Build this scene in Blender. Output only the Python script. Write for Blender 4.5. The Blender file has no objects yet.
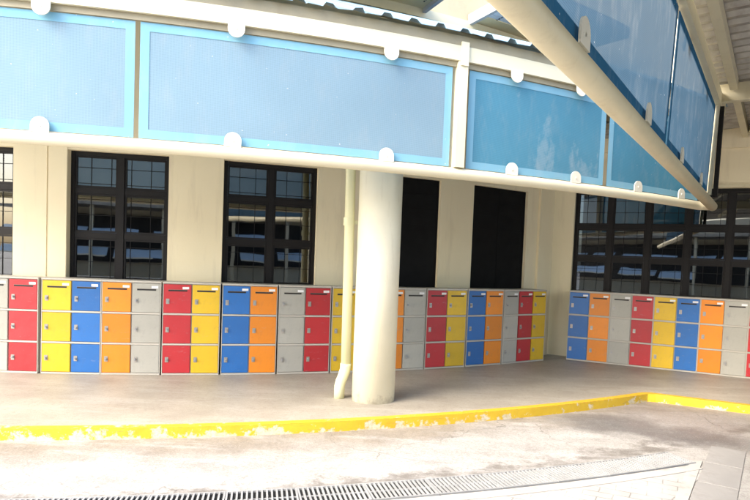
import bpy, bmesh, math, random
from mathutils import Vector, Matrix
random.seed(7)
S = bpy.context.scene
COL = S.collection
rad = math.radians

# ------------------------------------------------------------------ camera
EYE = 1.6
cam_d = bpy.data.cameras.new('camera')
cam = bpy.data.objects.new('camera', cam_d)
COL.objects.link(cam)
S.camera = cam
PITCH, ROLL = math.atan(29 / 600), rad(2.35)
Fv = Vector((0, math.cos(PITCH), -math.sin(PITCH)))
R0, U0 = Vector((1, 0, 0)), Vector((0, math.sin(PITCH), math.cos(PITCH)))
Rv = R0 * math.cos(ROLL) + U0 * math.sin(ROLL)
Uv = U0 * math.cos(ROLL) - R0 * math.sin(ROLL)
m = Matrix.Identity(4)
for i in range(3):
    m[i][0], m[i][1], m[i][2] = Rv[i], Uv[i], -Fv[i]
m.translation = (0, 0, EYE)
cam.matrix_world = m
cam_d.sensor_width = 36
cam_d.lens = 28.8
cam_d.shift_x = -35 / 750
cam_d.shift_y = 40 / 750
cam_d.clip_start = 0.05
cam_d.clip_end = 600

# ------------------------------------------------------------------ light
SUN_EL, SUN_AZ = rad(40), rad(236)      # azimuth measured clockwise from +Y
W = bpy.data.worlds.new('World')
S.world = W
W.use_nodes = True
wn = W.node_tree
bg = wn.nodes['Background']
sky = wn.nodes.new('ShaderNodeTexSky')
sky.sky_type = 'NISHITA'
sky.sun_disc = False
sky.sun_elevation = SUN_EL
sky.sun_rotation = SUN_AZ
sky.air_density = 1.0
sky.dust_density = 3.5
wn.links.new(sky.outputs[0], bg.inputs[0])
bg.inputs[1].default_value = 0.15
sun_d = bpy.data.lights.new('sun', 'SUN')
sun_d.energy = 1.3
sun_d.angle = rad(45)
sun_d.color = (1, .90, .74)
sun = bpy.data.objects.new('sun', sun_d)
COL.objects.link(sun)
sd = Vector((math.sin(SUN_AZ) * math.cos(SUN_EL), math.cos(SUN_AZ) * math.cos(SUN_EL), math.sin(SUN_EL)))
sun.rotation_euler = sd.to_track_quat('Z', 'Y').to_euler()
sun.location = sd * 30
S.view_settings.view_transform = 'Standard'
S.view_settings.look = 'None'
S.view_settings.gamma = 1
S.view_settings.use_curve_mapping = False
S.view_settings.exposure = 2.33
S.render.engine = 'CYCLES'
S.cycles.max_bounces = 10
S.cycles.diffuse_bounces = 6
S.cycles.glossy_bounces = 4
S.cycles.transparent_max_bounces = 16
S.cycles.sample_clamp_indirect = 8
S.cycles.use_denoising = True

# ------------------------------------------------------------------ node helpers
class NT:
    def __init__(s, name):
        s.m = bpy.data.materials.new(name)
        s.m.use_nodes = True
        s.t = s.m.node_tree
        s.b = s.t.nodes['Principled BSDF']
        s.out = s.t.nodes['Material Output']
        s.tc = s.t.nodes.new('ShaderNodeTexCoord')
    def n(s, k, **kw):
        nd = s.t.nodes.new(k)
        for a, v in kw.items():
            setattr(nd, a, v)
        return nd
    def l(s, a, b):
        s.t.links.new(a, b)
    def noise(s, scale, detail=4, rough=.55, vec=None, stretch=None):
        nd = s.n('ShaderNodeTexNoise')
        nd.inputs['Scale'].default_value = scale
        nd.inputs['Detail'].default_value = detail
        nd.inputs['Roughness'].default_value = rough
        src = vec or s.tc.outputs['Object']
        if stretch:
            mp = s.n('ShaderNodeMapping')
            mp.inputs['Scale'].default_value = stretch
            s.l(src, mp.inputs[0])
            src = mp.outputs[0]
        s.l(src, nd.inputs['Vector'])
        return nd.outputs['Fac']
    def ramp(s, fac, stops):
        r = s.n('ShaderNodeValToRGB')
        e = r.color_ramp.elements
        while len(e) < len(stops):
            e.new(.5)
        for el, (p, c) in zip(e, stops):
            el.position = p
            el.color = (*c, 1) if isinstance(c, tuple) else (c, c, c, 1)
        s.l(fac, r.inputs[0])
        return r.outputs[0]
    def mix(s, fac, a, b, mode='MIX'):
        x = s.n('ShaderNodeMix', data_type='RGBA', blend_type=mode)
        for sock, v in ((x.inputs[0], fac), (x.inputs[6], a), (x.inputs[7], b)):
            if isinstance(v, (int, float)):
                sock.default_value = v
            elif isinstance(v, tuple):
                sock.default_value = (*v, 1)
            else:
                s.l(v, sock)
        return x.outputs[2]
    def math(s, op, a, b=0.0, clamp=False):
        x = s.n('ShaderNodeMath', operation=op, use_clamp=clamp)
        for sock, v in ((x.inputs[0], a), (x.inputs[1], b)):
            if isinstance(v, (int, float)):
                sock.default_value = v
            else:
                s.l(v, sock)
        return x.outputs[0]
    def bump(s, h, strength=.2, dist=.01):
        b = s.n('ShaderNodeBump')
        b.inputs['Strength'].default_value = strength
        b.inputs['Distance'].default_value = dist
        s.l(h, b.inputs['Height'])
        s.l(b.outputs[0], s.b.inputs['Normal'])

def paint(name, col, rough=.5, var=.12, scale=3.0, bump=.05, metal=0.0, dirt=None, dscale=6, damt=.5, spec=.5, bscale=60):
    N = NT(name)
    f = N.noise(scale, 5)
    lo = tuple(max(0, c * (1 - var)) for c in col)
    hi = tuple(min(1, c * (1 + var)) for c in col)
    c = N.ramp(f, [(.3, lo), (.7, hi)])
    if dirt:
        g = N.noise(dscale, 8, .7)
        g2 = N.ramp(g, [(.52, 0.0), (.75, damt)])
        c = N.mix(g2, c, dirt)
    N.l(c, N.b.inputs['Base Color'])
    if name.startswith('locker_door'):
        oi = N.n('ShaderNodeObjectInfo')
        mr = N.n('ShaderNodeMapRange'); N.l(oi.outputs['Random'], mr.inputs[0])
        mr.inputs[3].default_value = .86; mr.inputs[4].default_value = 1.06
        hs = N.n('ShaderNodeHueSaturation'); N.l(mr.outputs[0], hs.inputs['Value']); N.l(c, hs.inputs['Color'])
        va = N.n('ShaderNodeVectorMath', operation='ADD'); N.l(N.tc.outputs['Object'], va.inputs[0]); N.l(oi.outputs['Location'], va.inputs[1])
        sc = N.noise(9, 8, .75, vec=va.outputs[0], stretch=(1, 1, 2.5))
        c = N.mix(N.ramp(sc, [(.60, 0.0), (.66, .5)]), hs.outputs[0], tuple(x * .6 + .12 for x in col))
        N.l(c, N.b.inputs['Base Color'])
        N.bump(N.noise(5, 3, .5, vec=va.outputs[0]), .5, .012)
        bump = 0
    rn = N.noise(scale * 4, 3)
    rr = N.n('ShaderNodeMapRange')
    N.l(rn, rr.inputs[0])
    rr.inputs[3].default_value = max(.05, rough - .1)
    rr.inputs[4].default_value = min(1, rough + .1)
    N.l(rr.outputs[0], N.b.inputs['Roughness'])
    N.b.inputs['Metallic'].default_value = metal
    N.b.inputs['Specular IOR Level'].default_value = spec
    if bump:
        N.bump(N.noise(bscale, 4), bump, .004)
    return N.m

M = {}
CREAM = (.74, .66, .49)
M['cream_steel'] = paint('cream_painted_steel', (.66, .59, .40), .42, .05, 2, .08, dirt=(.42, .34, .2), dscale=9, damt=.35)
M['cream_steel_plain'] = paint('cream_gloss_steel', (.68, .63, .46), .4, .04, 2, .06)
M['tan_steel'] = paint('tan_painted_steel', (.30, .265, .18), .6, .1, 4, .1, dirt=(.18, .14, .09), dscale=5, damt=.4)
M['tab'] = paint('white_nylon_tab', (.74, .71, .60), .5, .03)
M['column'] = paint('cream_column_render', (.82, .78, .62), .55, .05, 1.5, .25, dirt=(.50, .43, .30), dscale=2.2, damt=.35, bscale=25)
def col_mat():
    N = NT('cream_column_paint')
    sx = N.n('ShaderNodeSeparateXYZ'); N.l(N.tc.outputs['Object'], sx.inputs[0])
    c = N.ramp(N.noise(1.5, 5), [(.3, (.76, .72, .56)), (.7, (.84, .80, .64))])
    v = N.math('ADD', N.math('MULTIPLY', sx.outputs[2], -1.8), N.noise(9, 7, .7))
    c = N.mix(N.ramp(v, [(.38, 0.0), (.62, .75)]), c, (.40, .34, .24))
    st = N.noise(5, 7, .7, stretch=(2, 2, .25))
    c = N.mix(N.ramp(st, [(.58, 0.0), (.75, .3)]), c, (.50, .42, .28))
    sc = N.noise(14, 6, .7, stretch=(1, 1, 2))
    c = N.mix(N.ramp(sc, [(.68, 0.0), (.70, .5)]), c, (.45, .42, .36))
    N.l(c, N.b.inputs['Base Color'])
    N.b.inputs['Roughness'].default_value = .5
    N.bump(N.noise(22, 5), .25, .004)
    return N.m
M['column_paint'] = col_mat()
M['pipe'] = paint('pale_yellow_pipe', (.72, .70, .44), .35, .04, 3, .03)
M['frame'] = paint('dark_bronze_frame', (.0075, .0062, .0058), .5, .2, 5, .03, spec=.25)
M['grille'] = paint('dark_grille', (.006, .006, .006), .6, .1, spec=.2)
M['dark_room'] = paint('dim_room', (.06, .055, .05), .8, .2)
M['zinc'] = paint('galvanised_steel', (.33, .34, .35), .4, .12, 8, .05, metal=.2)
M['chrome'] = paint('nickel_lock', (.40, .38, .35), .35, .15, 20, 0, metal=.6)
M['black'] = paint('black_recess', (.01, .01, .01), .6, .1)
M['white_card'] = paint('white_card', (.8, .8, .8), .5, .03)
M['carcass'] = paint('grey_locker_carcass', (.50, .47, .41), .45, .05, 4, .03)
M['carcass_side'] = paint('grey_brown_locker_side', (.23, .20, .165), .5, .1, 4, .03)
for nm, c in dict(red=(.47, .028, .035), yellow=(.70, .45, .022), blue=(.022, .14, .43), orange=(.78, .25, .018), grey=(.42, .41, .36)).items():
    M['door_' + nm] = paint('locker_door_' + nm, c, .38, .05, 3, .04, dirt=tuple(x * .55 + .03 for x in c), dscale=14, damt=.35)
M['awning_blue'] = paint('awning_pale_blue', (.62, .70, .80), .5, .08)
M['roof_sheet'] = paint('roof_sheet_pale_blue', (.15, .25, .33), .45, .14, 2.5, .04, dirt=(.18, .18, .17), dscale=4, damt=.5)
M['roof_under'] = paint('roof_sheet_galvanised', (.36, .34, .30), .4, .25, 6, .05, metal=.3, dirt=(.14, .11, .08), dscale=4, damt=.6)
M['opp_wall'] = paint('far_cream_wall', (.62, .56, .42), .8, .06)
M['opp_blue'] = paint('far_blue_awning', (.50, .68, .86), .6, .06)

def wall_mat():
    N = NT('cream_wall_render')
    f = N.noise(.8, 5)
    c = N.ramp(f, [(.3, (.77, .68, .47)), (.7, (.83, .74, .53))])
    st = N.noise(2.2, 6, .65, stretch=(3, 3, .35))
    c = N.mix(N.ramp(st, [(.55, 0.0), (.8, .35)]), c, (.45, .38, .26))
    N.l(c, N.b.inputs['Base Color'])
    N.b.inputs['Roughness'].default_value = .8
    N.bump(N.noise(45, 5), .25, .004)
    return N.m
M['wall'] = wall_mat()

# centre of the curved building, in the ground plane
CX, CY = -5.738, 20.600

def radial(N):
    """distance of the shaded point from the centre of the curve, and its distance field noise"""
    sx = N.n('ShaderNodeSeparateXYZ')
    N.l(N.tc.outputs['Object'], sx.inputs[0])
    dx = N.math('SUBTRACT', sx.outputs[0], CX)
    dy = N.math('SUBTRACT', sx.outputs[1], CY)
    return N.math('SQRT', N.math('ADD', N.math('MULTIPLY', dx, dx), N.math('MULTIPLY', dy, dy))), sx

def blob(N, sx, x, y, r, wob):
    dx = N.math('SUBTRACT', sx.outputs[0], x)
    dy = N.math('SUBTRACT', sx.outputs[1], y)
    d = N.math('SQRT', N.math('ADD', N.math('MULTIPLY', dx, dx), N.math('MULTIPLY', dy, dy)))
    d = N.math('ADD', d, N.math('MULTIPLY', wob, r))
    return N.ramp(N.math('DIVIDE', d, r * 2), [(.25, 1.0), (.75, 0.0)])

def road_mat():
    N = NT('worn_concrete_yard')
    R, sx = radial(N)
    big = N.noise(.9, 6, .6)
    mid = N.noise(3.5, 8, .68)
    fine = N.noise(28, 6, .7)
    base = N.ramp(mid, [(.25, (.24, .23, .22)), (.5, (.32, .312, .30)), (.8, (.37, .36, .352))])
    # tan-brown grime that gathers along the kerb
    w = N.math('ADD', N.math('SUBTRACT', R, 15.65), N.math('MULTIPLY', N.math('SUBTRACT', big, .5), 2.2))
    kb = N.ramp(w, [(.15, .9), (.75, 0.0)])
    c = N.mix(kb, base, N.ramp(mid, [(.3, (.17, .145, .115)), (.7, (.27, .235, .195))]))
    # grime along the drain edge
    w2 = N.math('ABSOLUTE', N.math('SUBTRACT', R, 17.0))
    w2 = N.math('ADD', w2, N.math('MULTIPLY', N.math('SUBTRACT', mid, .5), .9))
    c = N.mix(N.ramp(w2, [(.0, .75), (.14, 0.0)]), c, (.10, .09, .08))
    # cement wash
    streak = N.noise(2.0, 7, .7, stretch=(.6, 2.2, 1))
    c = N.mix(N.math('MULTIPLY', N.ramp(streak, [(.48, 0.0), (.68, .8)]), .8), c, (.43, .425, .42))
    # dark wet-looking stains near the corner of the kerb
    wob = N.math('SUBTRACT', N.noise(2.6, 7, .7), .5)
    wob = N.math('MULTIPLY', wob, 2.4)
    for x, y, r, a in ((2.45, 6.5, .42, .8), (2.95, 6.15, .36, .85), (3.4, 5.95, .3, .5), (1.9, 6.6, .3, .4), (4.3, 6.3, .35, .5)):
        c = N.mix(N.math('MULTIPLY', blob(N, sx, x, y, r, wob), a), c, (.075, .075, .08))
    c = N.mix(N.math('MULTIPLY', blob(N, sx, 3.4, 6.9, .9, wob), .5), c, (.19, .15, .14))
    c = N.mix(N.ramp(fine, [(.35, .3), (.5, 0.0)]), c, (.14, .13, .12))
    grit = N.noise(95, 3, .6)
    c = N.mix(N.ramp(grit, [(.36, .5), (.46, 0.0)]), c, (.16, .145, .13))
    c = N.mix(N.ramp(grit, [(.58, 0.0), (.68, .35)]), c, (.50, .49, .47))
    vz = N.n('ShaderNodeTexVoronoi', feature='DISTANCE_TO_EDGE')
    vz.inputs['Scale'].default_value = .55
    dv = N.n('ShaderNodeTexNoise'); dv.inputs['Scale'].default_value = 2.2; dv.inputs['Detail'].default_value = 8
    ds = N.n('ShaderNodeVectorMath', operation='SCALE'); ds.inputs['Scale'].default_value = .55
    da = N.n('ShaderNodeVectorMath', operation='ADD')
    N.l(N.tc.outputs['Object'], dv.inputs['Vector']); N.l(dv.outputs['Color'], ds.inputs[0])
    N.l(N.tc.outputs['Object'], da.inputs[0]); N.l(ds.outputs[0], da.inputs[1]); N.l(da.outputs[0], vz.inputs['Vector'])
    c = N.mix(N.math('MULTIPLY', N.ramp(vz.outputs['Distance'], [(.0, 1.0), (.0045, 0.0)]), N.ramp(big, [(.4, 0.0), (.55, .7)])), c, (.10, .09, .08))
    N.l(c, N.b.inputs['Base Color'])
    N.b.inputs['Roughness'].default_value = .62
    N.bump(N.math('ADD', fine, N.math('MULTIPLY', mid, 1.5)), .35, .01)
    return N.m
M['road'] = road_mat()

def walk_mat():
    N = NT('walkway_concrete')
    R, sx = radial(N)
    mid = N.noise(1.6, 8, .62)
    fine = N.noise(22, 6, .7)
    st = N.noise(1.5, 7, .7, stretch=(.5, 2.6, 1))
    c = N.ramp(mid, [(.25, (.27, .245, .20)), (.75, (.41, .375, .315))])
    c = N.mix(N.ramp(st, [(.5, 0.0), (.72, .6)]), c, (.46, .44, .40))
    c = N.mix(N.ramp(N.noise(2.4, 8, .75), [(.58, 0.0), (.72, .45)]), c, (.15, .13, .11))
    c = N.mix(N.ramp(fine, [(.33, .35), (.5, 0.0)]), c, (.17, .15, .12))
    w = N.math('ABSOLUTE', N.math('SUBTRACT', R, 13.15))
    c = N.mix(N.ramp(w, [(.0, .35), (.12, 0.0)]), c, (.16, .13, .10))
    grit = N.noise(95, 3, .6)
    c = N.mix(N.ramp(grit, [(.36, .45), (.46, 0.0)]), c, (.14, .125, .10))
    N.l(c, N.b.inputs['Base Color'])
    N.b.inputs['Roughness'].default_value = .55
    N.bump(fine, .25, .006)
    return N.m
M['walk'] = walk_mat()

def kerb_mat():
    N = NT('chipped_yellow_kerb_paint')
    sx = N.n('ShaderNodeSeparateXYZ')
    N.l(N.tc.outputs['Object'], sx.inputs[0])
    a = N.noise(5.5, 6, .62)
    b = N.noise(26, 6, .7)
    v = N.math('ADD', N.math('MULTIPLY', a, .75), N.math('MULTIPLY', b, .3))
    low = N.math('MULTIPLY', sx.outputs[2], -1.1)          # paint is chipped towards the foot
    fx = N.math('MULTIPLY', sx.outputs[0], -.012)
    v = N.math('ADD', N.math('ADD', v, low), fx)
    chip = N.ramp(v, [(.60, 0.0), (.645, .85)])
    yel = N.ramp(N.noise(4, 6, .65), [(.3, (.52, .33, .012)), (.7, (.60, .41, .02))])
    edge = N.math('GREATER_THAN', sx.outputs[2], -.006)
    yel = N.mix(N.math('MULTIPLY', edge, .55), yel, N.ramp(b, [(.35, (.42, .26, .04)), (.65, (.75, .44, .01))]))
    yel = N.mix(N.ramp(b, [(.3, .45), (.45, 0.0)]), yel, (.45, .30, .06))
    sk = N.noise(3.0, 6, .7, stretch=(1, 1, 9))
    yel = N.mix(N.ramp(sk, [(.60, 0.0), (.68, .55)]), yel, (.16, .13, .08))
    c = N.mix(chip, yel, N.ramp(b, [(.35, (.40, .35, .25)), (.6, (.58, .55, .46))]))
    N.l(c, N.b.inputs['Base Color'])
    N.b.inputs['Roughness'].default_value = .6
    N.bump(N.math('SUBTRACT', b, N.math('MULTIPLY', chip, .4)), .5, .006)
    return N.m
M['kerb'] = kerb_mat()

def paver_mat():
    N = NT('concrete_block_paving')
    mp = N.n('ShaderNodeMapping')
    mp.inputs['Rotation'].default_value = (0, 0, rad(24))
    N.l(N.tc.outputs['Object'], mp.inputs[0])
    wv = N.n('ShaderNodeVectorMath', operation='ADD')
    nz = N.n('ShaderNodeTexNoise')
    nz.inputs['Scale'].default_value = 9
    sc = N.n('ShaderNodeVectorMath', operation='SCALE')
    sc.inputs['Scale'].default_value = .035
    N.l(nz.outputs['Color'], sc.inputs[0])
    N.l(mp.outputs[0], wv.inputs[0])
    N.l(sc.outputs[0], wv.inputs[1])
    br = N.n('ShaderNodeTexBrick')
    N.l(wv.outputs[0], br.inputs['Vector'])
    br.inputs['Scale'].default_value = 1
    br.inputs['Brick Width'].default_value = .22
    br.inputs['Row Height'].default_value = .11
    br.inputs['Mortar Size'].default_value = .006
    br.inputs['Mortar Smooth'].default_value = .4
    br.inputs['Color1'].default_value = (.36, .35, .34, 1)
    br.inputs['Color2'].default_value = (.31, .30, .29, 1)
    br.inputs['Mortar'].default_value = (.16, .15, .14, 1)
    c = N.mix(N.ramp(N.noise(3, 8, .7), [(.40, .1), (.60, .9)]), br.outputs[0], (.39, .38, .37))
    N.l(c, N.b.inputs['Base Color'])
    N.b.inputs['Roughness'].default_value = .7
    N.bump(br.outputs['Fac'], -.4, .006)
    return N.m
M['paver'] = paver_mat()
M['band'] = paint('pale_concrete_band', (.40, .385, .365), .7, .15, 3, .3, dirt=(.18, .165, .15), dscale=4, damt=.8, bscale=30)
M['slab'] = paint('pale_blue_grey_slab', (.27, .265, .26), .65, .12, 2.5, .3, dirt=(.17, .16, .15), dscale=3, damt=.7, bscale=30)

def fabric(name, col, hem=False, stain=0.0, see=.05, trans=.4):
    """perforated woven screen: thread pattern at its real pitch, light passes through"""
    N = NT(name)
    N.t.nodes.remove(N.b)
    uv = N.tc.outputs['UV']
    f = N.noise(1.2, 4, vec=uv)
    lo = tuple(c * .9 for c in col)
    c = N.ramp(f, [(.3, lo), (.7, col)])
    g = N.noise(7, 8, .7, vec=uv, stretch=(1, .35, 1))
    c = N.mix(N.ramp(g, [(.5, 0.0), (.8, .25)]), c, (.55, .58, .60))
    if stain:
        s1 = N.noise(3.3, 7, .65, vec=uv, stretch=(1, .5, 1))
        s2 = N.noise(.9, 2, .5, vec=uv)
        v = N.math('ADD', N.math('MULTIPLY', s1, .7), N.math('MULTIPLY', s2, .5))
        c = N.mix(N.ramp(v, [(.66, 0.0), (.72, stain * .8)]), c, (.72, .78, .80))
    else:
        s1 = N.noise(26, 2, .5, vec=uv)
        c = N.mix(N.ramp(s1, [(.745, 0.0), (.76, .8)]), c, (.78, .8, .8))
    di = N.n('ShaderNodeBsdfDiffuse')
    tr = N.n('ShaderNodeBsdfTranslucent')
    N.l(c, di.inputs[0])
    N.l(c, tr.inputs[0])
    mx = N.n('ShaderNodeMixShader')
    mx.inputs[0].default_value = trans
    N.l(di.outputs[0], mx.inputs[1])
    N.l(tr.outputs[0], mx.inputs[2])
    tp = N.n('ShaderNodeBsdfTransparent')
    m2 = N.n('ShaderNodeMixShader')
    if hem:
        m2.inputs[0].default_value = 1 - see
    else:
        sp = N.n('ShaderNodeSeparateXYZ')
        N.l(uv, sp.inputs[0])
        a = N.math('ABSOLUTE', N.math('SINE', N.math('MULTIPLY', sp.outputs[0], math.pi / .011)))
        b = N.math('ABSOLUTE', N.math('SINE', N.math('MULTIPLY', sp.outputs[1], math.pi / .011)))
        hole = N.math('MULTIPLY', a, b)
        k = N.ramp(hole, [(.45, 1.0), (.8, 1 - see * 2.6)])
        c = N.mix(N.ramp(hole, [(.35, 0.0), (.8, .5)]), c, tuple(x * (.4 if see < .05 else .65) for x in col))
        N.l(c, di.inputs[0]); N.l(c, tr.inputs[0])
        N.l(k, m2.inputs[0])
    N.l(tp.outputs[0], m2.inputs[1])
    N.l(mx.outputs[0], m2.inputs[2])
    N.l(m2.outputs[0], N.out.inputs[0])
    return N.m
M['mesh_pale'] = fabric('woven_screen_pale_blue', (.31, .48, .62))
M['mesh_blue'] = fabric('woven_screen_blue', (.13, .39, .58), stain=.3)
M['mesh_deep'] = fabric('woven_screen_deep_blue', (.11, .37, .57))
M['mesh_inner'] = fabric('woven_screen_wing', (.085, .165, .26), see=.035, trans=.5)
M['hem'] = fabric('screen_hem_cyan', (.28, .56, .72), hem=True, see=.0, trans=.3)
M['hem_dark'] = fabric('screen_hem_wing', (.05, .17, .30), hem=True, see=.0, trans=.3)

def glass_mat():
    N = NT('tinted_window_glass')
    N.t.nodes.remove(N.b)
    gl = N.n('ShaderNodeBsdfGlossy')
    gl.inputs['Roughness'].default_value = .015
    gl.inputs['Color'].default_value = (.9, .93, .95, 1)
    tp = N.n('ShaderNodeBsdfTransparent')
    tp.inputs['Color'].default_value = (.28, .29, .30, 1)
    fr = N.n('ShaderNodeFresnel')
    fr.inputs['IOR'].default_value = 1.5
    fac = N.math('ADD', N.math('MULTIPLY', fr.outputs[0], 1.0), .09, True)
    mx = N.n('ShaderNodeMixShader')
    N.l(fac, mx.inputs[0])
    N.l(tp.outputs[0], mx.inputs[1])
    N.l(gl.outputs[0], mx.inputs[2])
    N.l(mx.outputs[0], N.out.inputs[0])
    nz = N.noise(1.4, 2)
    b = N.n('ShaderNodeBump')
    b.inputs['Strength'].default_value = .04
    b.inputs['Distance'].default_value = .02
    N.l(nz, b.inputs['Height'])
    N.l(b.outputs[0], gl.inputs['Normal'])
    return N.m
M['glass'] = glass_mat()

# ------------------------------------------------------------------ mesh helpers
def tagp(o, label=None, cat=None, group=None, kind=None):
    if label: o['label'] = label
    if cat: o['category'] = cat
    if group: o['group'] = group
    if kind: o['kind'] = kind
    return o

def empty(name, loc, rz, label, cat, group=None):
    o = bpy.data.objects.new(name, None)
    o.empty_display_size = .2
    COL.objects.link(o)
    o.location = loc
    o.rotation_euler = (0, 0, rz)
    return tagp(o, label, cat, group)

def link(name, bm, mat, parent=None, smooth=False):
    bmesh.ops.recalc_face_normals(bm, faces=bm.faces)
    me = bpy.data.meshes.new(name)
    bm.to_mesh(me)
    bm.free()
    for x in (mat if isinstance(mat, (list, tuple)) else [mat]):
        me.materials.append(x)
    if smooth:
        for p in me.polygons:
            p.use_smooth = True
    o = bpy.data.objects.new(name, me)
    COL.objects.link(o)
    if parent:
        o.parent = parent
    return o

def box(bm, x0, x1, y0, y1, z0, z1, bev=0.0, mi=0):
    vs = [bm.verts.new((x, y, z)) for x in (x0, x1) for y in (y0, y1) for z in (z0, z1)]
    fs = []
    for q in ((0, 1, 3, 2), (4, 6, 7, 5), (0, 4, 5, 1), (2, 3, 7, 6), (0, 2, 6, 4), (1, 5, 7, 3)):
        f = bm.faces.new([vs[i] for i in q])
        f.material_index = mi
        fs.append(f)
    if bev:
        es = list({e for f in fs for e in f.edges})
        bmesh.ops.bevel(bm, geom=es, offset=bev, segments=2, affect='EDGES')
    return vs

def bar(bm, P, Q, w, h, up=Vector((0, 0, 1))):
    """box from P to Q; w across, h along up"""
    P, Q = Vector(P), Vector(Q)
    d = (Q - P).normalized()
    s = d.cross(up).normalized()
    t = s.cross(d).normalized()
    vs = []
    for c in (P, Q):
        for a, b in ((-1, -1), (1, -1), (1, 1), (-1, 1)):
            vs.append(bm.verts.new(c + s * a * w / 2 + t * b * h / 2))
    for q in ((0, 3, 2, 1), (4, 5, 6, 7), (0, 1, 5, 4), (1, 2, 6, 5), (2, 3, 7, 6), (3, 0, 4, 7)):
        bm.faces.new([vs[i] for i in q])

def tube(bm, pts, r, seg=24, cap=True):
    pts = [Vector(p) for p in pts]
    rings = []
    for i, p in enumerate(pts):
        d = (pts[min(i + 1, len(pts) - 1)] - pts[max(i - 1, 0)]).normalized()
        ref = Vector((0, 0, 1)) if abs(d.z) < .9 else Vector((1, 0, 0))
        a = d.cross(ref).normalized()
        b = a.cross(d).normalized()
        rr = r[i] if isinstance(r, (list, tuple)) else r
        rings.append([bm.verts.new(p + (a * math.cos(k * 2 * math.pi / seg) + b * math.sin(k * 2 * math.pi / seg)) * rr) for k in range(seg)])
    for A, B in zip(rings, rings[1:]):
        for k in range(seg):
            bm.faces.new((A[k], A[(k + 1) % seg], B[(k + 1) % seg], B[k]))
    if cap:
        bm.faces.new(rings[0][::-1])
        bm.faces.new(rings[-1])

def pc(phi, R, z=0.0):
    a = rad(phi)
    return Vector((CX + R * math.sin(a), CY - R * math.cos(a), z))

def arc(a, b, n):
    return [a + (b - a) * i / n for i in range(n + 1)]

def sweep(bm, prof, a, b, n=60):
    """closed (r, z) profile swept along the curve of the building"""
    rings = [[bm.verts.new(pc(p, r, z)) for r, z in prof] for p in arc(a, b, n)]
    k = len(prof)
    for A, B in zip(rings, rings[1:]):
        for i in range(k):
            bm.faces.new((A[i], A[(i + 1) % k], B[(i + 1) % k], B[i]))
    bm.faces.new(rings[0][::-1])
    bm.faces.new(rings[-1])

def rect(r0, r1, z0, z1):
    return [(r0, z0), (r1, z0), (r1, z1), (r0, z1)]

def circ(r, z, rr, n=20):
    return [(r + rr * math.cos(i * 2 * math.pi / n), z + rr * math.sin(i * 2 * math.pi / n)) for i in range(n)]

def copy_tree(o, parent=None):
    c = o.copy()
    COL.objects.link(c)
    c.parent = parent
    for ch in list(o.children):
        copy_tree(ch, c)
    return c

# straight frames: wing of screens (u towards the camera, n to its right) and right wall
WA = Vector((3.993, 8.085, 0))
WU = Vector((-.52257, -.85260, 0))
WN = Vector((.85260, -.52257, 0))
def wl(t, o, z):
    return WA + WU * t + WN * o + Vector((0, 0, z))
BB = Vector((2.762, 10.377, 0))
BU = Vector((.90760, -.41983, 0))
BN = Vector((.41983, .90760, 0))
BANG = math.atan2(BU.y, BU.x)
def wb(s, o, z):
    return BB + BU * s + BN * o + Vector((0, 0, z))

RL, RW, OFF = 13.18, 12.78, .40
ROAD = -.10

# ------------------------------------------------------------------ ground
bm = bmesh.new()
bmesh.ops.create_grid(bm, x_segments=1, y_segments=1, size=200)
for v in bm.verts: v.co.z = ROAD
o = link('ground', bm, M['road']); tagp(o, kind='structure')

KF = 15.64
kcorner = Vector((3.24, 7.715, 0))
front = [pc(p, KF) for p in arc(-30, 34.6, 80)] + [kcorner] + [kcorner + BU * d for d in (2, 6, 14)]
kb = .10
back = [pc(p, KF - kb) for p in arc(-30, 34.6, 80)]
back += [kcorner + Vector((-.02, kb * 1.12, 0))] + [kcorner + BU * d + BN * kb for d in (2, 6, 14)]
bm = bmesh.new()
def strip_prism(bm, F, B, z0, z1):
    rows = [[bm.verts.new((p.x, p.y, z)) for p, z in ((f, z0), (f, z1), (b, z1), (b, z0))] for f, b in zip(F, B)]
    for A, C in zip(rows, rows[1:]):
        for i in range(4):
            bm.faces.new((A[i], A[(i + 1) % 4], C[(i + 1) % 4], C[i]))
    bm.faces.new(rows[0][::-1]); bm.faces.new(rows[-1])
strip_prism(bm, front, back, ROAD - .05, .004)
o = link('kerb', bm, M['kerb']); tagp(o, kind='structure')
bm = bmesh.new()
inner = [pc(p, 9.5) for p in arc(-30, 34.6, 80)] + [pc(38, 9.5) , kcorner + BU * 2 + BN * 7, kcorner + BU * 6 + BN * 7, kcorner + BU * 14 + BN * 7]
rows = [(bm.verts.new((p.x, p.y, 0)), bm.verts.new((q.x, q.y, 0))) for p, q in zip(back, inner)]
for A, B in zip(rows, rows[1:]):
    bm.faces.new((A[0], B[0], B[1], A[1]))
o = link('walkway', bm, M['walk']); tagp(o, kind='structure')

# the drain follows a curve of its own, slightly flatter than the building's
CX, CY = -5.364, 21.111
# block paving inside the drain loop, with its pale concrete edging
bm = bmesh.new()
bm.faces.new([bm.verts.new((p.x, p.y, ROAD + .004)) for p in [pc(p, 17.86) for p in arc(6, 27.0, 24)] + [Vector((2.03, 4.42, 0)), Vector((1.0, 2.7, 0)), Vector((-2, 2.4, 0))]])
bmesh.ops.triangulate(bm, faces=bm.faces)
o = link('block_paving', bm, M['paver']); tagp(o, kind='structure')
bm = bmesh.new()
sweep(bm, rect(17.76, 17.87, ROAD - .03, ROAD + .012), 3, 26.45, 30)
bar(bm, (2.66, 5.36, ROAD - .014), (1.0, 2.58, ROAD - .014), .09, .044)
o = link('path_edging', bm, M['band']); tagp(o, kind='structure')
bm = bmesh.new()
sweep(bm, rect(17.42, 17.75, ROAD - .02, ROAD + .004), 5.2, 26.75, 30)
o = link('drain_channel', bm, M['black']); tagp(o, kind='structure')

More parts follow.
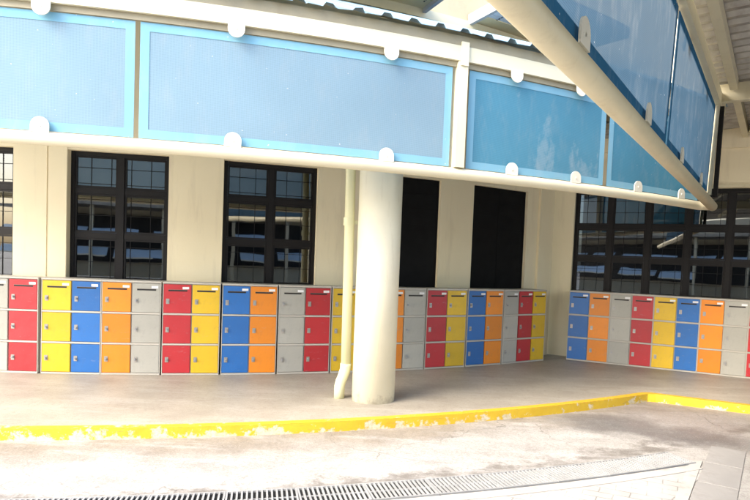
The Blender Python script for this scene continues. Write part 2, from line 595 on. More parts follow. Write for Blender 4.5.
# steel grates over the channel
def make_grate():
    bm = bmesh.new()
    L, Wd = .495, .31
    for y in (-Wd / 2, Wd / 2 - .014):
        box(bm, -L / 2, L / 2, y, y + .014, 0, .014)
    nb = 14
    for i in range(nb + 1):
        x = -L / 2 + (L - .014) * i / nb
        box(bm, x, x + .013, -Wd / 2 + .0145, Wd / 2 - .0145, 0, .0135)
    box(bm, -L / 2, L / 2, -.006, .006, .0, .009)
    g = link('drain_grate', bm, M['zinc'])
    tagp(g, 'galvanised steel drain grate with crosswise bars in the curved channel across the yard', 'drain grate',
         'steel drain grates in the curved channel')
    return g
g0 = make_grate()
for i in range(13):
    g = g0 if i == 0 else g0.copy()
    if i: COL.objects.link(g)
    ph = 6.35 + i * 1.6275
    g.location = pc(ph, 17.585, ROAD + .004)
    g.rotation_euler = (0, random.uniform(-.004, .004), rad(ph) + random.uniform(-.004, .004))
def make_slab():
    bm = bmesh.new()
    box(bm, -.296, .296, -.15, .15, -.03, .004, .002)
    g = link('cover_slab', bm, M['slab'])
    tagp(g, 'pale blue grey concrete slab covering the straight drain at lower right', 'cover slab', 'concrete slabs over the straight drain')
    return g
s0 = make_slab()
bd = Vector((-.5226, -.8526, 0))
c0 = Vector((3.00, 5.50, ROAD))
for i in range(5):
    g = s0 if i == 0 else s0.copy()
    if i: COL.objects.link(g)
    g.location = c0 + bd * (.60 * i) + Vector((0, 0, .002))
    g.rotation_euler = (0, 0, math.atan2(bd.y, bd.x))

CX, CY = -5.738, 20.600

# ------------------------------------------------------------------ curved building with its windows
bld = empty('school_building', pc(18, RW), 0, 'curved cream building with tall dark framed windows behind the lockers', 'building')
bld_inv = Matrix.Translation(-bld.location)
def under(o, root):
    o.parent = root
    o.matrix_parent_inverse = root.matrix_world.inverted() if False else Matrix.LocRotScale(root.location, root.rotation_euler, None).inverted()
    return o

M['upper_wall_dimmed'] = paint('dimmed_upper_wall_paint', (.50, .435, .30), .8, .08, 1.5, .2, dirt=(.3, .25, .16), dscale=3, damt=.3)  # same wall paint, darkened in colour to offset strong sun on the upper storey
WIN = [(-3.30, 2.42), (5.46, 11.11), (14.25, 20.0), (23.0, 28.8), (31.65, 37.08)]
Z0, Z1, ZT = 1.0, 2.87, 9.0
phis = sorted(set(arc(-24, -3.3, 12) + [p for w in WIN for p in w] + [3.4, 4.33, 4.36, 12.6, 21.5, 30.2, 38.4, 39.3, 40.35]))
zs = [-.02, Z0, Z1, 5.0, ZT]
bm = bmesh.new()
V = {(i, j): bm.verts.new(pc(p, RW, z)) for i, p in enumerate(phis) for j, z in enumerate(zs)}
for i in range(len(phis) - 1):
    mid = (phis[i] + phis[i + 1]) / 2
    for j in range(4):
        if j == 1 and any(a < mid < b for a, b in WIN):
            continue
        bm.faces.new((V[i, j], V[i + 1, j], V[i + 1, j + 1], V[i, j + 1])).material_index = 1 if j == 3 else 0
vz = [v for v in bm.verts]
geom = bmesh.ops.extrude_face_region(bm, geom=list(bm.faces))
for v in [g for g in geom['geom'] if isinstance(g, bmesh.types.BMVert)]:
    d = Vector((v.co.x - CX, v.co.y - CY, 0)).normalized()
    v.co -= d * .22
under(link('wall', bm, [M['wall'], M['upper_wall_dimmed']]), bld)
# thin shadow joint and corner pilaster
bm = bmesh.new()
sweep(bm, rect(RW - .005, RW + .012, 0, 4.8), 4.42, 5.44, 3)
sweep(bm, rect(RW - .005, RW + .012, 0, 4.8), 2.44, 4.33, 3)
under(link('pilaster', bm, M['wall']), bld)
bm = bmesh.new()
sweep(bm, rect(RW - .005, RW + .05, 0, 4.8), 38.35, 39.2, 2)
under(link('pilaster', bm, M['wall']), bld)
bm = bmesh.new()
sweep(bm, rect(RW - .01, RW + .06, 5.23, 5.36), -10, 40.3, 60)
under(link('string_course', bm, M['cream_steel_plain']), bld)
# dim corridor behind the glass
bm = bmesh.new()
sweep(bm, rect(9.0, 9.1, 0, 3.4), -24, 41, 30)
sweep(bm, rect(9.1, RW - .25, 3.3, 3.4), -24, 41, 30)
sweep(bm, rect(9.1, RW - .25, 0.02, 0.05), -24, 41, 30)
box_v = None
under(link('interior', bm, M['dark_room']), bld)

def window(root, A, B, z0, z1, nx, transoms, name='window', screened=False):
    """frame with mullions and transoms between ground points A and B (Vectors)"""
    A, B = Vector((A.x, A.y, 0)), Vector((B.x, B.y, 0))
    d = (B - A).normalized()
    back = Vector((-d.y, d.x, 0))
    L = (B - A).length
    loc = (A + B) / 2
    ang = math.atan2(d.y, d.x)
    def mk(nm, bm, mat, par):
        o = link(nm, bm, mat)
        return o
    fw = .055
    bm = bmesh.new()
    h = L / 2
    y0, y1 = .0, .07
    box(bm, -h, -h + fw, y0, y1, z0, z1, .004)
    box(bm, h - fw, h, y0, y1, z0, z1, .004)
    box(bm, -h + fw + .001, h - fw - .001, y0 + .002, y1 - .002, z0, z0 + fw, .004)
    box(bm, -h + fw + .001, h - fw - .001, y0 + .002, y1 - .002, z1 - fw, z1, .004)
    xs = [-h + L * k / nx for k in range(1, nx)]
    for x in xs:
        box(bm, x - .045, x + .045, y0 - .004, y1 + .004, z0 + fw + .001, z1 - fw - .001, .004)
    edges = [-h + fw] + [q for x in xs for q in (x - .045, x + .045)] + [h - fw]
    for k in range(0, len(edges), 2):
        for tz in transoms:
            box(bm, edges[k] + .001, edges[k + 1] - .001, y0 + .004, y1 - .004, tz - .04, tz + .04, .004)
        # inner sash rails of every light
        zz = [z0 + fw] + [q for t in transoms for q in (t - .04, t + .04)] + [z1 - fw]
        a, b = edges[k] + .002, edges[k + 1] - .002
        for q in range(0, len(zz), 2):
            c, e = zz[q] + .002, zz[q + 1] - .002
            r = .022
            box(bm, a, a + r, .012, .05, c, e); box(bm, b - r, b, .012, .05, c, e)
            box(bm, a + r, b - r, .013, .049, c, c + r); box(bm, a + r, b - r, .013, .049, e - r, e)
    T = Matrix.LocRotScale(loc + Vector((0, 0, 0)), Matrix.Rotation(ang, 3, 'Z').to_quaternion(), None)
    # set back in the reveal
    T = Matrix.Translation(back * .09) @ T
    fo = link(name, bm, M['frame'])
    fo.data.transform(T)
    under(fo, root)
    # children of the window are in world space like the window itself
    bm = bmesh.new()
    box(bm, -h + fw / 2, h - fw / 2, .028, .034, z0 + .02, z1 - .02)
    g = link('pane', bm, M['glass']); g.data.transform(T); g.parent = fo
    bm = bmesh.new()
    n = int(L / .21)
    for k in range(1, n):
        x = -h + L * k / n
        box(bm, x - .0035, x + .0035, .0195, .0265, z0 + .06, z1 - .06)
    nz = int((z1 - z0) / .19)
    for k in range(1, nz):
        z = z0 + (z1 - z0) * k / nz
        box(bm, -h + .06, h - .06, .0135, .0190, z - .003, z + .003)
    g = link('grille', bm, M['grille']); g.data.transform(T); g.parent = fo
    if screened:
        bm = bmesh.new()
        box(bm, -h + .004, h - .004, -.028, -.022, z0 + .002, z1 - .002)
        for x in (-h + .012, 0, h - .012):
            box(bm, x - .01, x + .01, -.034, -.0285, z0 + .004, z1 - .004)
        for k in range(1, 8):
            z = z0 + (z1 - z0) * k / 8
            box(bm, -h + .024, h - .024, -.0325, -.0288, z - .004, z + .004)
        g = link('insect_screen', bm, M['black_mesh']); g.data.transform(T); g.parent = fo
    return fo
M['black_mesh'] = paint('black_insect_mesh', (.006, .006, .006), .7, .3, 6, .0, spec=.15)

for k, (a, b) in enumerate(WIN):
    window(bld, pc(a, RW), pc(b, RW), Z0, Z1, 2, [1.77, 2.36], screened=k > 2)

# ------------------------------------------------------------------ right building
bld2 = empty('side_building', wb(2.5, OFF, 0), 0, 'cream side building with one long band of dark glazing, right of the inner corner', 'building')
s0w, s1w = -.06, 8.0
bm = bmesh.new()
def wbox(bm, sa, sb, oa, ob, za, zb):
    vs = []
    for s in (sa, sb):
        for oo in (oa, ob):
            for z in (za, zb):
                vs.append(bm.verts.new(wb(s, oo, z)))
    for q in ((0, 1, 3, 2), (4, 6, 7, 5), (0, 4, 5, 1), (2, 3, 7, 6), (0, 2, 6, 4), (1, 5, 7, 3)):
        bm.faces.new([vs[i] for i in q])
WZ1 = 2.99
wbox(bm, -.42, s1w + 1, OFF, OFF + .22, -.02, Z0)
wbox(bm, -.42, s1w + 1, OFF, OFF + .22, WZ1, 3.62)
wbox(bm, -.42, s0w, OFF, OFF + .22, Z0 + .0005, WZ1 - .0005)
wbox(bm, s1w, s1w + 1, OFF, OFF + .22, Z0 + .0005, WZ1 - .0005)
under(link('wall', bm, M['wall']), bld2)
bm = bmesh.new()
wbox(bm, -.42, s1w + 1, OFF - .05, OFF + .22, 3.6205, 6.5)
under(link('upper_wall', bm, M['wall']), bld2)
bm = bmesh.new()
wbox(bm, s0w, s1w + 1, OFF - .035, OFF + .1, WZ1 + .005, WZ1 + .055)
under(link('window_hood', bm, M['cream_steel']), bld2)
window(bld2, wb(s0w, OFF, 0), wb(s1w, OFF, 0), Z0, WZ1, 13, [1.78, 2.34])
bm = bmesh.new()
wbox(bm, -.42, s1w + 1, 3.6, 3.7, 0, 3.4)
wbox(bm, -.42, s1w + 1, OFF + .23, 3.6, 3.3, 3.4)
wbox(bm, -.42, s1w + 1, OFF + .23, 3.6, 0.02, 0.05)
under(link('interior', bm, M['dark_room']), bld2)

# ------------------------------------------------------------------ lockers
H = 1.205
TOPC, BASE = .028, .022
def cabinet(cols, cw, label, loc, ang, depth=.34):
    root = empty('locker_cabinet', loc, ang, label, 'locker cabinet', 'locker cabinets along the building walls')
    n = len(cols); Wd = n * cw + .006; h = Wd / 2
    bm = bmesh.new()
    box(bm, -h, h, .022, depth, .0, H - .022, .003)
    box(bm, -h, -h + .008, .0, .0215, BASE, H - .022)
    box(bm, h - .008, h, .0, .0215, BASE, H - .022)
    f = bm.faces
    body = link('carcass', bm, M['carcass'])
    body.parent = root
    bm = bmesh.new()
    box(bm, -h - .004, h + .004, -.004, depth + .002, H - .0215, H, .003)
    link('top_panel', bm, M['carcass']).parent = root
    bm = bmesh.new()
    box(bm, -h, h, -.001, .0215, 0, BASE - .001, .002)
    link('plinth', bm, M['carcass']).parent = root
    zs = [(.806, 1.176), (.413, .776), (.026, .383)]
    for r, (za, zb) in enumerate(zs):
        if r < 2:                                           # shelf edge between the rows
            bm = bmesh.new()
            box(bm, -h + .0085, h - .0085, -.002, .0215, zs[r + 1][1] + .004, za - .004, .002)
            link('shelf_edge', bm, M['carcass']).parent = root
        for c, colr in enumerate(cols):
            x0 = -n * cw / 2 + c * cw + .007; x1 = x0 + cw - .014
            key = (round(cw, 3), r, colr)
            mesh = DOORS.get(key)
            xc = (x0 + x1) / 2; w2 = (x1 - x0) / 2
            if mesh is None:
                bm = bmesh.new()
                box(bm, -w2, w2, 0, .019, -(zb - za) / 2, (zb - za) / 2, .004)
                d = link('door', bm, M['door_' + colr]); DOORS[key] = d.data
            else:
                d = bpy.data.objects.new('door', mesh); COL.objects.link(d)
            d.parent = root
            d.location = (xc, random.uniform(-.002, .001), (za + zb) / 2)
            d.rotation_euler = (0, 0, random.uniform(-.004, .004))
            # lock plate and cam knob
            for nm, mk in (('lock_plate', lock_plate), ('lock_knob', lock_knob)):
                q = bpy.data.objects.new(nm, mk()); COL.objects.link(q); q.parent = d
                q.location = (-w2 + .052, 0, -.005 + random.uniform(-.004, .004) - (.03 if r == 0 else 0))
                if nm == 'lock_knob': q.rotation_euler = (0, random.choice([0, 0, .5, -.6, 1.2]), 0)
            if r == 0:
                q = bpy.data.objects.new('mail_slot', slot_mesh()); COL.objects.link(q); q.parent = d
                q.location = (.004, 0, .105)
                q = bpy.data.objects.new('name_card', card_mesh()); COL.objects.link(q); q.parent = d
                q.location = (w2 - .062 + random.uniform(-.006, .006), 0, .140)
                q.rotation_euler = (0, random.uniform(-.03, .03), 0)
    return root
DOORS, CACHE = {}, {}
def cached(nm, mat, fn):
    if nm not in CACHE:
        bm = bmesh.new(); fn(bm)
        bmesh.ops.recalc_face_normals(bm, faces=bm.faces)
        me = bpy.data.meshes.new(nm); bm.to_mesh(me); bm.free()
        for x in mat: me.materials.append(x)
        CACHE[nm] = me
    return CACHE[nm]
def lock_plate():
    def f(bm):
        box(bm, -.021, .021, -.005, .001, -.034, .034, .002)
    return cached('lock_plate', [M['chrome']], f)
def lock_knob():
    def f(bm):
        tube(bm, [(0, -.004, 0), (0, -.020, 0)], .0125, 14)
        box(bm, -.004, .004, -.026, -.0205, -.017, .017, .001)
    return cached('lock_knob', [M['zinc']], f)
def slot_mesh():
    def f(bm):
        box(bm, -.115, .115, -.0015, .004, -.010, .009, 0, 0)
        box(bm, -.117, .117, -.006, .001, .0095, .0125, 0, 1)
    return cached('mail_slot', [M['black'], M['carcass_side']], f)
def card_mesh():
    def f(bm):
        box(bm, -.040, .040, -.003, .001, -.015, .015, .0008)
    return cached('name_card', [M['white_card']], f)

left = [
    (1.70, 4.82, ['grey', 'red'], 'grey and red locker cabinet at the far left edge of the photo'),
    (4.98, 8.07, ['yellow', 'blue'], 'yellow and blue locker cabinet below the left half of the first whole window'),
    (8.09, 11.18, ['orange', 'grey'], 'orange and grey locker cabinet below the right half of the first whole window'),
    (11.26, 14.34, ['red', 'yellow'], 'red and yellow locker cabinet against the wall between the two windows left of the column'),
    (14.44, 17.52, ['blue', 'orange'], 'blue and orange locker cabinet below the left half of the window nearest the downpipe'),
    (17.60, 20.68, ['grey', 'red'], 'grey and red locker cabinet below the right edge of the window left of the downpipe'),
    (20.76, 23.86, ['yellow', 'blue'], 'yellow and blue locker cabinet behind the downpipe and the round column'),
    (23.94, 26.98, ['orange', 'grey'], 'orange and grey locker cabinet half hidden just right of the round column'),
    (27.06, 30.14, ['red', 'yellow'], 'red and yellow locker cabinet below the wall between the two black windows'),
    (30.24, 33.32, ['blue', 'orange'], 'blue and orange locker cabinet below the left half of the rightmost black window'),
    (33.40, 37.66, ['grey', 'red', 'yellow'], 'three column grey, red and yellow locker cabinet ending the curved row at the inner corner'),
]
for a, b, cols, lab in left:
    mid = (a + b) / 2
    wd = rad(b - a) * RL
    cabinet(cols, (wd - .008) / len(cols), lab, pc(mid, RL), rad(mid))
right = [
    (['blue', 'orange'], 'blue and orange locker cabinet, first on the side wall right of the inner corner'),
    (['grey', 'red'], 'grey and red locker cabinet on the side wall, second from the inner corner'),
    (['yellow', 'blue'], 'yellow and blue locker cabinet on the side wall under the long glazing'),
    (['orange', 'grey'], 'orange and grey locker cabinet on the side wall near the right photo edge'),
    (['red', 'yellow'], 'red and yellow locker cabinet cut off by the right edge of the photo'),
]
for i, (cols, lab) in enumerate(right):
    cabinet(cols, .3375, lab, wb(.34 + .683 * i, 0, 0), BANG)

# ------------------------------------------------------------------ column and downpipe
bm = bmesh.new()
tube(bm, [(0, 0, 0), (0, 0, 3.9)], .243, 64)
col_o = link('column', bm, M['column_paint'], smooth=True)
col_o.location = (-.372, 6.80, 0)
for p in col_o.data.polygons:
    if len(p.vertices) > 4: p.use_smooth = False
tagp(col_o, 'thick round cream column standing on the walkway behind the yellow kerb', 'column')

dp = empty('downpipe', (-.70, 6.82, 0), 0, 'slim pale yellow rainwater downpipe with a kinked foot, left of the round column', 'downpipe')
bm = bmesh.new()
tube(bm, [(-.045, 0, 3.85), (-.02, 0, 2.5), (.0, 0, .36)], .056, 28)
link('pipe', bm, M['pipe'], dp, True)
bm = bmesh.new()
tube(bm, [(.0, 0, .40), (.0, 0, .37), (-.004, 0, .33), (-.03, -.005, .24), (-.05, -.01, .19), (-.06, -.012, .14), (-.062, -.012, .0)],
     [.063, .063, .062, .060, .060, .060, .060], 28)
link('elbow', bm, M['pipe'], dp, True)
bm = bmesh.new()
tube(bm, [(-.021, 0, 2.06), (-.022, 0, 1.97)], .063, 28)
box(bm, .02, .10, .02, .04, 1.99, 2.03)
link('clip', bm, M['pipe'], dp)

# ------------------------------------------------------------------ curved screen frame
fr = empty('screen_frame', pc(18, 15.73), 0, 'curved cream steel frame holding blue screens over the yellow kerb', 'screen frame')
RP = 15.73
bm = bmesh.new()
pts = [pc(p, RP, 2.50) for p in arc(-14, 37.5, 90)] + [wl(-.02, 0, 2.5)]
tube(bm, pts, .057, 20)
under(link('lower_pipe', bm, M['cream_steel_plain'], None, True), fr)
bm = bmesh.new()
sweep(bm, rect(RP - .05, RP + .05, 3.61, 3.755), -14, 37.4, 80)
under(link('top_beam', bm, M['cream_steel_plain']), fr)
bm = bmesh.new()
sweep(bm, rect(RP - .02, RP + .015, 3.555, 3.6095), -14, 37.4, 80)  # brownish strip standing in for the thin shadow below the top beam
under(link('beam_shadow_strip', bm, M['tan_steel']), fr)
bm = bmesh.new()
sweep(bm, rect(RP - .09, RP + .06, 2.56, 3.60), 22.86, 23.24, 2)
bmesh.ops.translate(bm, verts=bm.verts, vec=(0, 0, 0))
sweep(bm, rect(RP + .0505, RP + .075, 3.56, 3.79), 22.92, 23.22, 2)
under(link('post', bm, M['cream_steel_plain']), fr)
for pa in (1.6,):
    bm = bmesh.new()
    sweep(bm, rect(RP - .05, RP + .05, 2.555, 3.60), pa - .2, pa + .2, 2)
    under(link('post', bm, M['cream_steel_plain']), fr)

def tab_mesh(up=True, w=.145, h=.13, th=.012):
    """half-round tab: straight edge at z=0, rounded towards +z (or -z)"""
    bm = bmesh.new()
    s = 1 if up else -1
    pr = [(-w / 2, 0), (w / 2, 0)]
    r = w / 2
    for k in range(13):
        a = math.pi * k / 12
        pr.append((r * math.cos(a), s * ((h - r) + r * math.sin(a))))
    A = [bm.verts.new((x, -th / 2, z)) for x, z in pr]
    B = [bm.verts.new((x, th / 2, z)) for x, z in pr]
    bm.faces.new(A[::-1]); bm.faces.new(B)
    n = len(pr)
    for i in range(n):
        bm.faces.new((A[i], A[(i + 1) % n], B[(i + 1) % n], B[i]))
    tube(bm, [(0, -th / 2 - .006, s * .055), (0, th / 2, s * .055)], .011, 10)
    bmesh.ops.recalc_face_normals(bm, faces=bm.faces)
    me = bpy.data.meshes.new('mounting_tab'); bm.to_mesh(me); bm.free()
    me.materials.append(M['tab'])
    return me
tu, td = tab_mesh(True), tab_mesh(False)
frinv = Matrix.LocRotScale(fr.location, None, None).inverted()
for k, ph in enumerate([-6.3, -1, 4.3, 9.5, 15.1, 20.25, 25.35, 28.52, 32.35, 35.6]):
    for me, z in ((tu, 2.545), (td, 3.625)):
        q = bpy.data.objects.new('mounting_tab', me); COL.objects.link(q)
        q.parent = fr
        q.location = pc(ph + random.uniform(-.05, .05), RP + .062 if z > 3 else RP + .035, z) - fr.location
        q.rotation_euler = (0, random.uniform(-.05, .05), rad(ph))

def uv_panel(name, corner_fn, L, z0, z1, mat, hem_mat, root, hem=.075, gx=.0, n=24, dz=lambda z: 0):
    """mesh panel; corner_fn(s, off, z) gives the world point"""
    def sheet(nm, rects, mt, off, th):
        me = bpy.data.meshes.new(nm)
        bm = bmesh.new(); uvl = bm.loops.layers.uv.new('uv')
        for (a, b, c, d) in rects:
            k = max(1, int((b - a) / L * n))
            for i in range(k):
                s0, s1 = a + (b - a) * i / k, a + (b - a) * (i + 1) / k
                for o2 in (off, off + th):
                    q = [(s0, c), (s1, c), (s1, d), (s0, d)]
                    if o2 == off: q = q[::-1]
                    f = bm.faces.new([bm.verts.new(corner_fn(s, o2, z)) for s, z in q])
                    for lp, (s, z) in zip(f.loops, q):
                        lp[uvl].uv = (s + gx, z)
                    if th == 0: break
        bm.to_mesh(me); bm.free(); me.materials.append(mt)
        o = bpy.data.objects.new(nm, me); COL.objects.link(o)
        return o
    a = sheet('fabric', [(0, L, z0, z1)], mat, 0, 0)
    b = sheet('hem', [(0, L, z0, z0 + hem), (0, L, z1 - hem, z1), (0, hem, z0 + hem, z1 - hem), (L - hem, L, z0 + hem, z1 - hem)], hem_mat, .004, 0)
    c = sheet('hem', [(0, L, z0, z0 + hem), (0, L, z1 - hem, z1), (0, hem, z0 + hem, z1 - hem), (L - hem, L, z0 + hem, z1 - hem)], hem_mat, -.004, 0)
    c.data.materials.clear(); c.data.materials.append(hem_mat)
    bpy.data.objects.remove(c)
    for o in (a, b):
        under(o, root)
    return a

panels = [(-9.0, 1.35, 'mesh_pale', 'pale blue screen panel outside the left edge of the photo'),
          (1.85, 12.12, 'mesh_pale', 'pale blue mesh screen panel at the far left of the curved frame'),
          (12.27, 22.72, 'mesh_pale', 'longest pale blue mesh screen panel, above the column and downpipe'),
          (23.42, 30.22, 'mesh_blue', 'blue mesh screen panel with pale peeling stains, right of the white post'),
          (30.45, 37.3, 'mesh_deep', 'deep blue mesh screen panel next to the corner, partly behind the slanting pipe')]
for a, b, mk, lab in panels[1:]:
    L = rad(b - a) * 15.72
    root = empty('mesh_screen', pc((a + b) / 2, 15.72, 2.56), 0, lab, 'mesh screen', 'blue mesh screens')
    fn = lambda s, off, z, a=a, b=b, L=L: pc(a + (b - a) * s / L, 15.725 + off, z)
    uv_panel('mesh_screen', fn, L, 2.565, 3.55, M[mk], M['hem'], root, gx=a)

# ------------------------------------------------------------------ straight wing of screens above the camera's right
fw = empty('screen_frame', wl(4, 0, 0), 0, 'straight cream steel frame of the slanting screens coming from the corner overhead', 'screen frame')
bm = bmesh.new()
tube(bm, [wl(-.06, 0, 2.5), wl(11, 0, 2.5)], .062, 24)
under(link('lower_pipe', bm, M['cream_steel'], None, True), fw)
bm = bmesh.new()
bar(bm, wl(.3, .06, 3.69), wl(11, .06, 3.69), .10, .15)
under(link('top_beam', bm, M['cream_steel']), fw)
bm = bmesh.new()
bar(bm, wl(.86, .035, 2.55), wl(.86, .07, 3.612), .05, .10, WU)
under(link('post', bm, M['cream_steel_plain']), fw)
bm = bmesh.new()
bar(bm, wl(.80, .10, 2.52), wl(.80, .115, 3.61), .05, .06, WU)  # dark strip whose colour stands for the shaded right face of the post
under(link('post_shade_strip', bm, M['frame']), fw)
for t in (1.8, 3.3, 4.86, 6.36, 7.9, 9.4):
    for me, z, o_ in ((tu, 2.55, .055), (td, 3.63, .125)):
        if z > 3 and t > 9: continue
        q = bpy.data.objects.new('mounting_tab', me); COL.objects.link(q)
        q.parent = fw
        q.location = wl(t, o_ - .03, z) - fw.location
        q.location = wl(t, .045 if z < 3 else .005, z) - fw.location
        q.rotation_euler = (0, 0, math.atan2(WU.y, WU.x))
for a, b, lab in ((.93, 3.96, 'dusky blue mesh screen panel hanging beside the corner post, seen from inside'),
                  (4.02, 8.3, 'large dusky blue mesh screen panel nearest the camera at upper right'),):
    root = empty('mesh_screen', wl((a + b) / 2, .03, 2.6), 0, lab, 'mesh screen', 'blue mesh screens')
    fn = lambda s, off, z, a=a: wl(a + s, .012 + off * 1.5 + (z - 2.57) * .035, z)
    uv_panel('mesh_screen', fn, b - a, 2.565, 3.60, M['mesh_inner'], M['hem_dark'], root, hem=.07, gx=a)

# ------------------------------------------------------------------ roof over the curved walkway
rf = empty('walkway_roof', pc(18, 14), 0, 'lean-to corrugated roof over the locker walkway, pale blue edge above the cream beam', 'roof')
bm = bmesh.new()
RE, RI = 15.86, RW + .005
pitch = .27 / 15.8 * 180 / math.pi
p = -14.0
prof = [(0, .0), (.50, .0), (.60, .038), (.84, .038), (.94, 0.0)]
verts = []
cnt = 0
while p < 38.2:
    for f, hh in prof:
        ph = p + pitch * f
        miss = 0
        verts.append((bm.verts.new(pc(ph, RE + random.uniform(-.012, .012), 3.855 + hh + random.uniform(-.003, .003))), bm.verts.new(pc(ph, RI, 5.20 + hh))))
    p += pitch
for A, B in zip(verts, verts[1:]):
    bm.faces.new((A[0], B[0], B[1], A[1]))
geo = bmesh.ops.extrude_face_region(bm, geom=list(bm.faces))
for v in [g for g in geo['geom'] if isinstance(g, bmesh.types.BMVert)]: v.co.z += .004
under(link('corrugated_sheet', bm, M['roof_sheet']), rf)
bm = bmesh.new()
sweep(bm, rect(RP - .03, RP + .047, 3.757, 3.853), -14, 37.6, 80)
under(link('eaves_purlin', bm, M['tan_steel']), rf)
bm = bmesh.new()
sweep(bm, [(14.4, 4.30), (14.5, 4.26), (14.5, 4.40), (14.4, 4.44)], -14, 37.6, 60)
sweep(bm, [(13.2, 4.85), (13.3, 4.81), (13.3, 4.95), (13.2, 4.99)], -14, 37.6, 60)
under(link('purlin', bm, M['cream_steel']), rf)
for ph in (-6, 1.6, 9, 16, 23.05, 30, 37):
    bm = bmesh.new()
    bar(bm, pc(ph, 15.66, 3.74), pc(ph, RW, 5.08), .08, .14)
    under(link('rafter', bm, M['cream_steel']), rf)
# gable sheet closing the end of the lean-to
bm = bmesh.new()
pts = [pc(38.3, 15.8, 3.80), pc(38.3, 15.8, 3.86), pc(38.3, RW, 5.24), pc(38.3, RW, 3.80)]
bm.faces.new([bm.verts.new(q) for q in pts])
geo = bmesh.ops.extrude_face_region(bm, geom=list(bm.faces))
for v in [g for g in geo['geom'] if isinstance(g, bmesh.types.BMVert)]: v.co += Vector((.02, .012, 0))
under(link('gable_sheet', bm, M['tan_steel']), rf)

# ------------------------------------------------------------------ awnings on the upper wall
M['awning_frame'] = paint('awning_frame_blue_grey', (.40, .42, .45), .5, .08)
M['soffit'] = paint('awning_tan_board', (.74, .65, .42), .6, .08)
def awning(a, b, z, tan_w, sheet_mat, label, beam_mat, holes):
    root = empty('upper_awning', pc((a + b) / 2, RW + .5, z), 0, label, 'awning')
    bm = bmesh.new()
    sweep(bm, rect(RW + .002, RW + tan_w, z, z + .03), a, b, 12)
    under(link('soffit_board', bm, M['soffit']), root)
    bm = bmesh.new()
    if tan_w < .9:
        rs = RW + tan_w + .002
        k = 0
        while rs < RW + 1.25:
            sweep(bm, rect(rs, rs + .09, z + .012, z + .03), a, b, 12)
            sweep(bm, rect(rs + .0905, rs + .119, z + .03, z + .044), a, b, 12)
            rs += .12
        under(link('ribbed_sheet', bm, sheet_mat), root)
    e = b if beam_mat == 'end' else a
    bm = bmesh.new()
    for e in (a, b):
        bar(bm, pc(e, RW + .01, z + .02), pc(e, RW + 1.3, z + .02), .06, .16)
    sweep(bm, rect(RW + 1.28, RW + 1.34, z - .06, z + .1), a, b, 12)
    under(link('side_beam', bm, M['awning_frame']), root)
    bm = bmesh.new()
    for q in range(16):
        e, r0 = holes, RW + .28 + q * .062
        bar(bm, pc(e, r0, z - .002 + (0 if tan_w > .9 else .008)), pc(e, r0 + .034, z - .002 + (0 if tan_w > .9 else .008)), .02, .006)
    under(link('slot_row', bm, M['black']), root)
    return root

awning(30.52, 40.0, 5.375, .30, M['awning_blue'], 'upper awning with pale blue ribbed underside and a row of dark slots, right one', None, 31.9)
awning(19.0, 26.75, 5.36, 1.25, M['awning_blue'], 'upper awning with tan underside at the top middle edge of the photo', None, 26.2)

# ------------------------------------------------------------------ canopy roof right of the wing (camera stands under it)
cr = empty('canopy_roof', wl(4, 3, 0), 0, 'cream beams and grey corrugated roof of the canopy at upper right', 'roof')
def rz(o): return 3.90 + .035 * o
bm = bmesh.new()
prof2 = [(0, .0), (.1, .0), (.26, .04), (.70, .04), (.86, 0.0)]
verts = []
t = -3.2
while t < 16:
    for f, hh in prof2:
        tt = t + .2 * f
        # ends where it meets the side building
        omax = 9.0
        q1 = wl(tt, 0, 0)
        den = WN.dot(BN)
        s = (OFF - .06 - (q1 - BB).dot(BN)) / den
        if den > 0 and s < 0: s = 9
        oe = 9.0
        dd = (q1 + WN * 9 - BB).dot(BN)
        o0 = -.04 if tt > -.1 else max(-2.8, 2.72 * tt)
        verts.append((bm.verts.new(wl(tt, o0, rz(o0) + hh)), bm.verts.new(wl(tt, oe, rz(oe) + hh))))
    t += .2
for A, B in zip(verts, verts[1:]):
    bm.faces.new((A[0], B[0], B[1], A[1]))
geo = bmesh.ops.extrude_face_region(bm, geom=list(bm.faces))
for v in [g for g in geo['geom'] if isinstance(g, bmesh.types.BMVert)]: v.co.z += .004
under(link('corrugated_sheet', bm, M['roof_under']), cr)
for o_, w_, h_ in ((.235, .085, .13), (1.2, .1, .12), (2.4, .1, .12), (3.8, .1, .12), (5.2, .1, .12)):
    bm = bmesh.new()
    for ta, tb in ((.90, 4.36), (4.47, 8.36), (8.47, 14)):
        bar(bm, wl(ta, o_, rz(o_) - h_ / 2 - .004), wl(tb, o_, rz(o_) - h_ / 2 - .004), w_, h_)
    bar(bm, wl(-3, o_, rz(o_) - h_ / 2 - .004), wl(.78, o_, rz(o_) - h_ / 2 - .004), w_, h_)
    under(link('purlin', bm, M['cream_steel']), cr)
for t_ in (.84, 4.42, 8.42):
    bm = bmesh.new()
    A = [wl(t_, .02, 3.66), wl(t_, .02, 3.86), wl(t_, 6, 4.08), wl(t_, 6, 3.74)]
    vs = [[bm.verts.new(q + WU * d) for q in A] for d in (-.008, .008)]
    bm.faces.new(vs[0][::-1]); bm.faces.new(vs[1])
    for i in range(4): bm.faces.new((vs[0][i], vs[0][(i + 1) % 4], vs[1][(i + 1) % 4], vs[1][i]))
    bar(bm, wl(t_, .02, 3.652), wl(t_, 6, 3.732), .10, .012)
    under(link('rafter', bm, M['cream_steel']), cr)
bm = bmesh.new()
for s_ in arc(.2, 6.2, 10):
    bar(bm, wb(s_, OFF - .06, 3.86), wb(s_, -2.2, 3.80), .07, .10)
under(link('tie_beam', bm, M['cream_steel']), cr)

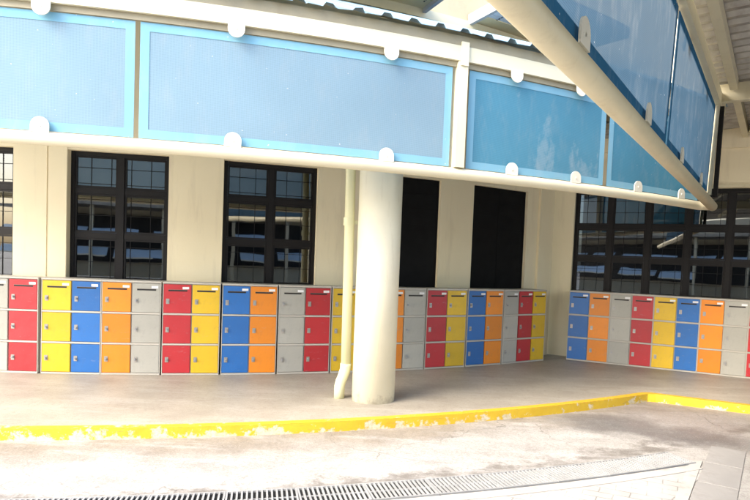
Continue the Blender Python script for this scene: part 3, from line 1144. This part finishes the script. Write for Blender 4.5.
# ------------------------------------------------------------------ buildings behind the camera (seen in the window glass)
def opposite(name, loc, ang, L, label):
    root = empty(name, loc, ang, label, 'building')
    bm = bmesh.new()
    box(bm, -L / 2, L / 2, 0, .3, -.1, 1.15); box(bm, -L / 2, L / 2, 0, .3, 3.1, 4.6)
    n = int(L / 3)
    for i in range(n + 1):
        x = -L / 2 + L * i / n
        box(bm, x - .35, x + .35, 0.001, .299, 1.15, 3.1)
    o = link('wall', bm, M['opp_wall']); o.parent = root
    bm = bmesh.new()
    box(bm, -L / 2, L / 2, .5, .6, 1.0, 3.2)
    link('window_glass', bm, M['black']).parent = root
    rnd = random.Random(3)
    for lvl, hz in ((1.30, .36), (2.32, .26)):
        x = -L / 2
        while x < L / 2:
            w = rnd.uniform(1.1, 2.6); dz = rnd.uniform(-.13, .10); sl = rnd.uniform(-.10, .10)
            y = 2.55 + rnd.uniform(-.3, .3)
            if rnd.random() < .8:
                bm = bmesh.new()
                vs = [bm.verts.new(q) for q in ((x, y, lvl + dz), (x + w, y, lvl + dz + sl), (x + w, y - .25, lvl + dz + sl + hz), (x, y - .25, lvl + dz + hz))]
                bm.faces.new(vs)
                g = bmesh.ops.extrude_face_region(bm, geom=list(bm.faces))
                for v in [q for q in g['geom'] if isinstance(q, bmesh.types.BMVert)]: v.co.y -= .02
                link('screen', bm, M['opp_blue']).parent = root
                bm = bmesh.new()
                bar(bm, (x, y + .03, lvl + dz - .02), (x + w * rnd.uniform(.6, 1), y + .03, lvl + dz + sl * .7 - .02), .03, .06)
                link('rail', bm, M['column']).parent = root
            x += w + rnd.uniform(.05, .7)
    for i in range(n + 1):
        bm = bmesh.new()
        x = -L / 2 + L * i / n + rnd.uniform(.3, 1.8)
        box(bm, x - .07, x + .07, 2.4, 2.49, -.1, 3.5)
        link('post', bm, M['cream_steel_plain']).parent = root
    bm = bmesh.new()
    box(bm, -L / 2, L / 2, .3, 2.9, 3.5, 3.62)
    link('roof', bm, M['roof_under']).parent = root
    return root
opposite('opposite_building', (-6, -15, 0), 0.12, 30, 'low cream building across the yard with blue awnings, seen only in the window reflections')
